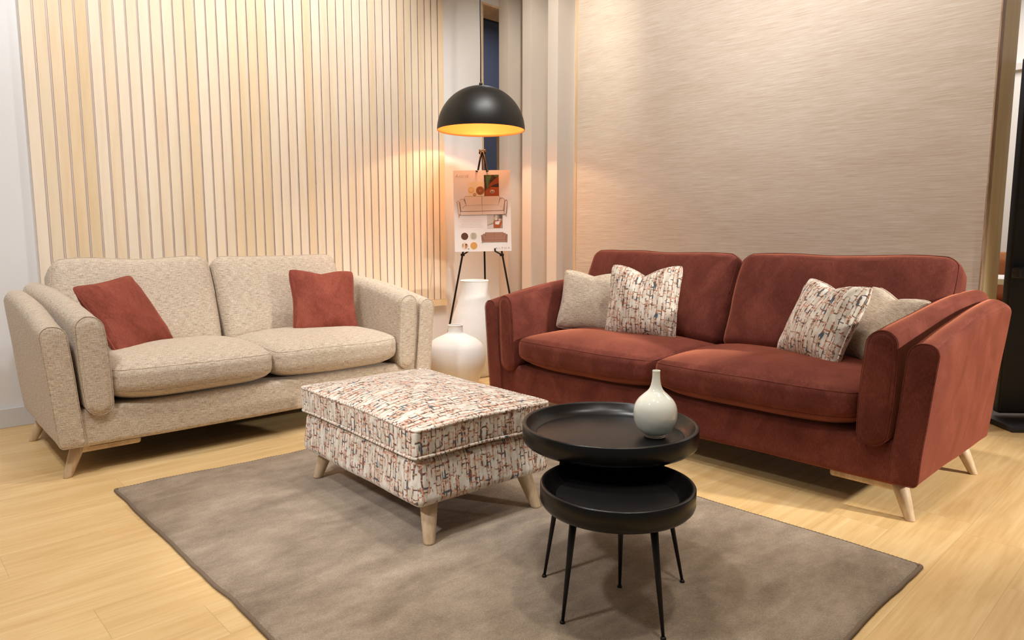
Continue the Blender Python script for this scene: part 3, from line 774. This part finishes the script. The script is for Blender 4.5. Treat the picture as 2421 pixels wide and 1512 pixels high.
# ------------------------------------------------------------------ setting
XB = 4.13
fl_ = struct('floor', bx(-4, 9, -4, 9, -.1, 0), 'floor')
wx0, wx1, wz0, wz1 = 3.935, 4.50, 1.05, 2.955
bm = bmesh.new()
add_box(bm, -4, wx0, YA, YA+.26, 0, 3.6); add_box(bm, wx1, 4.7, YA, YA+.26, 0, 3.6)
add_box(bm, wx0, wx1, YA, YA+.26, 0, wz0); add_box(bm, wx0, wx1, YA, YA+.26, wz1, 3.6)
struct('wall_left', bm, 'white')
bm = bmesh.new(); f = .016
add_box(bm, wx0, wx0+f, YA-.004, YA+.265, wz0, wz1); add_box(bm, wx1-f, wx1, YA-.004, YA+.265, wz0, wz1)
add_box(bm, wx0+f, wx1-f, YA-.004, YA+.265, wz1-f, wz1); add_box(bm, wx0+f, wx1-f, YA-.004, YA+.265, wz0, wz0+f)
struct('window_1', bm, 'framewood')
struct('trim_4', bx(4.338, 4.366, YA+.24, YA+.258, wz0+f, 2.05), 'framewood')
struct('baseboard_left', bx(-4, 4.1, YA-.016, YA, 0, .105, bev=.003), 'skirt')
# right wall: panelled partition, recess with white fins
WE = .888      # free end of the partition
struct('wall_right', bx(XB, XB+.016, WE, 3.625, 0, 3.6), 'wallpaper')
struct('wall_right_core', bx(XB+.060, XB+.40, WE+.004, 3.60, 0, 3.6), 'lightwood')
struct('trim_1', bx(XB-.004, XB+.060, WE-.003, WE+.004, 0, 3.6), 'plyedge')
struct('trim_2', bx(XB+.016, XB+.060, WE+.004, 3.600, 0, 3.6), 'plyedge')
struct('trim_3', bx(XB-.006, XB+.016, 3.606, 3.628, 0, 3.6), 'framewood')
struct('wall_back', bx(4.33, 4.40, 3.6, YA+.12, 0, 3.6), 'fin')
for i, (a, b) in enumerate(((4.385, 4.498), (4.105, 4.212), (3.815, 3.922))):
    struct('trim_%d' % (5+i), bx(XB, 4.33, a, b, 0, 3.6), 'fin')
struct('trim_8', bx(XB+.07, 4.33, 3.60, 3.62, 0, 3.6), 'fin')
# beyond the window: navy partition, dark void with beams
struct('wall_navy', bx(3.2, 7.5, 6.4, 6.5, 0, 3.572), 'navy')
struct('ceiling_void', bx(2, 9, 4.8, 9, 4.1, 4.2), 'dark')
for k, x in enumerate((4.9, 5.45, 6.0)): struct('trim_%d' % (9+k), bx(x, x+.05, 4.8, 9, 3.8, 3.9), 'beam')
struct('ceiling', bx(-4, XB+.3, -4, YA+.12, 3.6, 3.7), 'ceil')
# showroom past the free end of the partition
struct('wall_far', bx(8.2, 8.3, -3, 4, 0, 3.6), 'white')
struct('trim_12', bx(8.15, 8.2, -3, 4, 2.6, 2.66), 'skirt')

# kiosk
kz = thing('display_kiosk', 'tall black display kiosk on a flat steel base past the rust sofa', 'kiosk', (4.745, .635, 0), D(-47))
obj('body', bx(-.30, .30, -.03, .03, .05, 1.96, bev=.012), 'black', kz)
obj('base_plate', bx(-.36, .36, -.24, .24, .0, .03, bev=.004), 'kioskbase', kz)
obj('shelf', bx(-.30, .30, -.10, -.03, .80, .86, bev=.01), 'kioskbase', kz)
obj('top_cap', rbox(.08, .05, .03, .014, (2, 2, 2), lambda a, b, c: (a, b, c+1.965)), 'black', kz)
an = obj('antenna', mk_tube([(-.26, -.12, .78), (-.275, -.125, .98)], .006, 8), 'black', kz)
# armchair and table in the far showroom
ch = thing('leather_sofa', 'tan leather sofa glimpsed in the showroom beyond the partition', 'sofa', (7.2, 1.1, 0), D(-90))
obj('seat', rbox(1.6, .8, .44, .06, (4, 4, 3), lambda a, b, c: (a, b, c+.22)), 'tan', ch)
obj('backrest', rbox(1.6, .25, .45, .09, (6, 3, 4), lambda a, b, c: (a, b+.36, c+.66)), 'tan', ch)
tb = thing('counter_table', 'dark table with a white top edge beyond the partition', 'table', (5.9, 1.0, 0))
obj('top', bx(-.3, .3, -.5, .5, .70, .74, bev=.005), 'white', tb)
for sx in (-1, 1):
    for sy in (-1, 1): obj('leg', bx(sx*.27-.02, sx*.27+.02, sy*.46-.02, sy*.46+.02, 0, .70), 'black', tb)

# ------------------------------------------------------------------ camera
f_px = 1625.; W_, H_ = 2421, 1512
cam = bpy.data.cameras.new('camera'); co_ = bpy.data.objects.new('camera', cam); C.objects.link(co_); sc.camera = co_
cam.sensor_width = 36; cam.lens = 36*f_px/W_; cam.clip_start = .05; cam.clip_end = 60
pitch = math.atan((H_/2-560)/f_px); az = math.radians(46.4)
co_.location = (0, 0, 1.02)
d = Vector((math.cos(az)*math.cos(pitch), math.sin(az)*math.cos(pitch), -math.sin(pitch)))
co_.rotation_euler = d.to_track_quat('-Z', 'Y').to_euler()

# ------------------------------------------------------------------ lights
def spot(loc, to, e, ang=90, blend=.6, col=(1, .86, .70), r=.05):
    l = bpy.data.lights.new('ceiling_or_fill_spot', 'SPOT'); l.energy = e; l.spot_size = D(ang); l.spot_blend = blend; l.color = col; l.shadow_soft_size = r
    o = bpy.data.objects.new('ceiling_or_fill_spot', l); C.objects.link(o); o.location = loc
    o.rotation_euler = (Vector(to)-Vector(loc)).to_track_quat('-Z', 'Y').to_euler(); return o
WARM = (1, .95, .86); NEU = (1, 1.0, 1.0)
spot((1.0, 2.9, 3.5), (1.3, 4.4, 1.9), 95, 90, .9, NEU, .10)
spot((2.6, 3.0, 3.5), (2.4, 4.4, 1.9), 115, 90, .9, NEU, .10)
spot((-.4, 3.0, 3.5), (.3, 4.4, 1.3), 95, 90, .9, NEU, .10)
spot((3.05, 2.7, 3.5), (4.1, 2.7, 1.0), 80, 105, .9, NEU, .10)
spot((3.15, 1.4, 3.5), (4.1, 1.6, 1.5), 118, 90, .9, NEU, .10)
spot((3.1, 3.0, 3.5), (4.3, 4.2, 1.7), 88, 70, .8, WARM, .06)
spot((2.3, 2.5, 3.5), (2.9, 3.6, .3), 110, 40, .8, NEU, .06)
spot((1.7, 2.2, 3.5), (1.6, 2.2, .0), 95, 75, .8, NEU, .10)
spot((.9, 1.2, 3.5), (1.1, 1.4, .0), 60, 95, .8, WARM, .12)
spot((2.2, .4, 3.5), (1.8, 1.0, .2), 55, 95, .8, WARM, .12)
spot((1.15, .15, 3.5), (1.25, .15, .0), 85, 52, .12, WARM, .08)
spot((3.7, -2.4, 1.9), (3.25, .75, .55), 640, 38, .8, WARM, .10)  # low side lamp added to brighten the rust sofa's outer arm
spot((-.6, 1.7, 3.2), (.9, 2.8, .2), 140, 80, .8, NEU, .12)  # added fill lamp for the faces turned to the left
spot((-.9, 1.5, 2.2), (1.25, 2.15, .2), 140, 28, .6, NEU, .10)  # low narrow lamp added to brighten the ottoman's left side
l = bpy.data.lights.new('pendant_bulb', 'POINT'); l.energy = 11; l.color = (1, .79, .47); l.shadow_soft_size = .03
o = bpy.data.objects.new('pendant_bulb', l); C.objects.link(o); o.location = (px, py, rz+bz-.045)
l = bpy.data.lights.new('showroom_light', 'AREA'); l.energy = 62; l.size = 2; l.color = (1, .93, .85)
o = bpy.data.objects.new('showroom_light', l); C.objects.link(o); o.location = (6.6, 1.2, 3.4)
l = bpy.data.lights.new('backroom_light', 'AREA'); l.energy = 25; l.size = 1; l.color = (.9, .93, 1)
o = bpy.data.objects.new('backroom_light', l); C.objects.link(o); o.location = (5.2, 5.4, 3.5)

w = bpy.data.worlds.new('showroom_ambience'); sc.world = w; w.use_nodes = True
w.node_tree.nodes['Background'].inputs[0].default_value = (1, .97, .94, 1); w.node_tree.nodes['Background'].inputs[1].default_value = .14
sc.view_settings.view_transform = 'Standard'; sc.view_settings.look = 'None'; sc.view_settings.exposure = .30; sc.view_settings.gamma = 1
sc.view_settings.use_curve_mapping = False
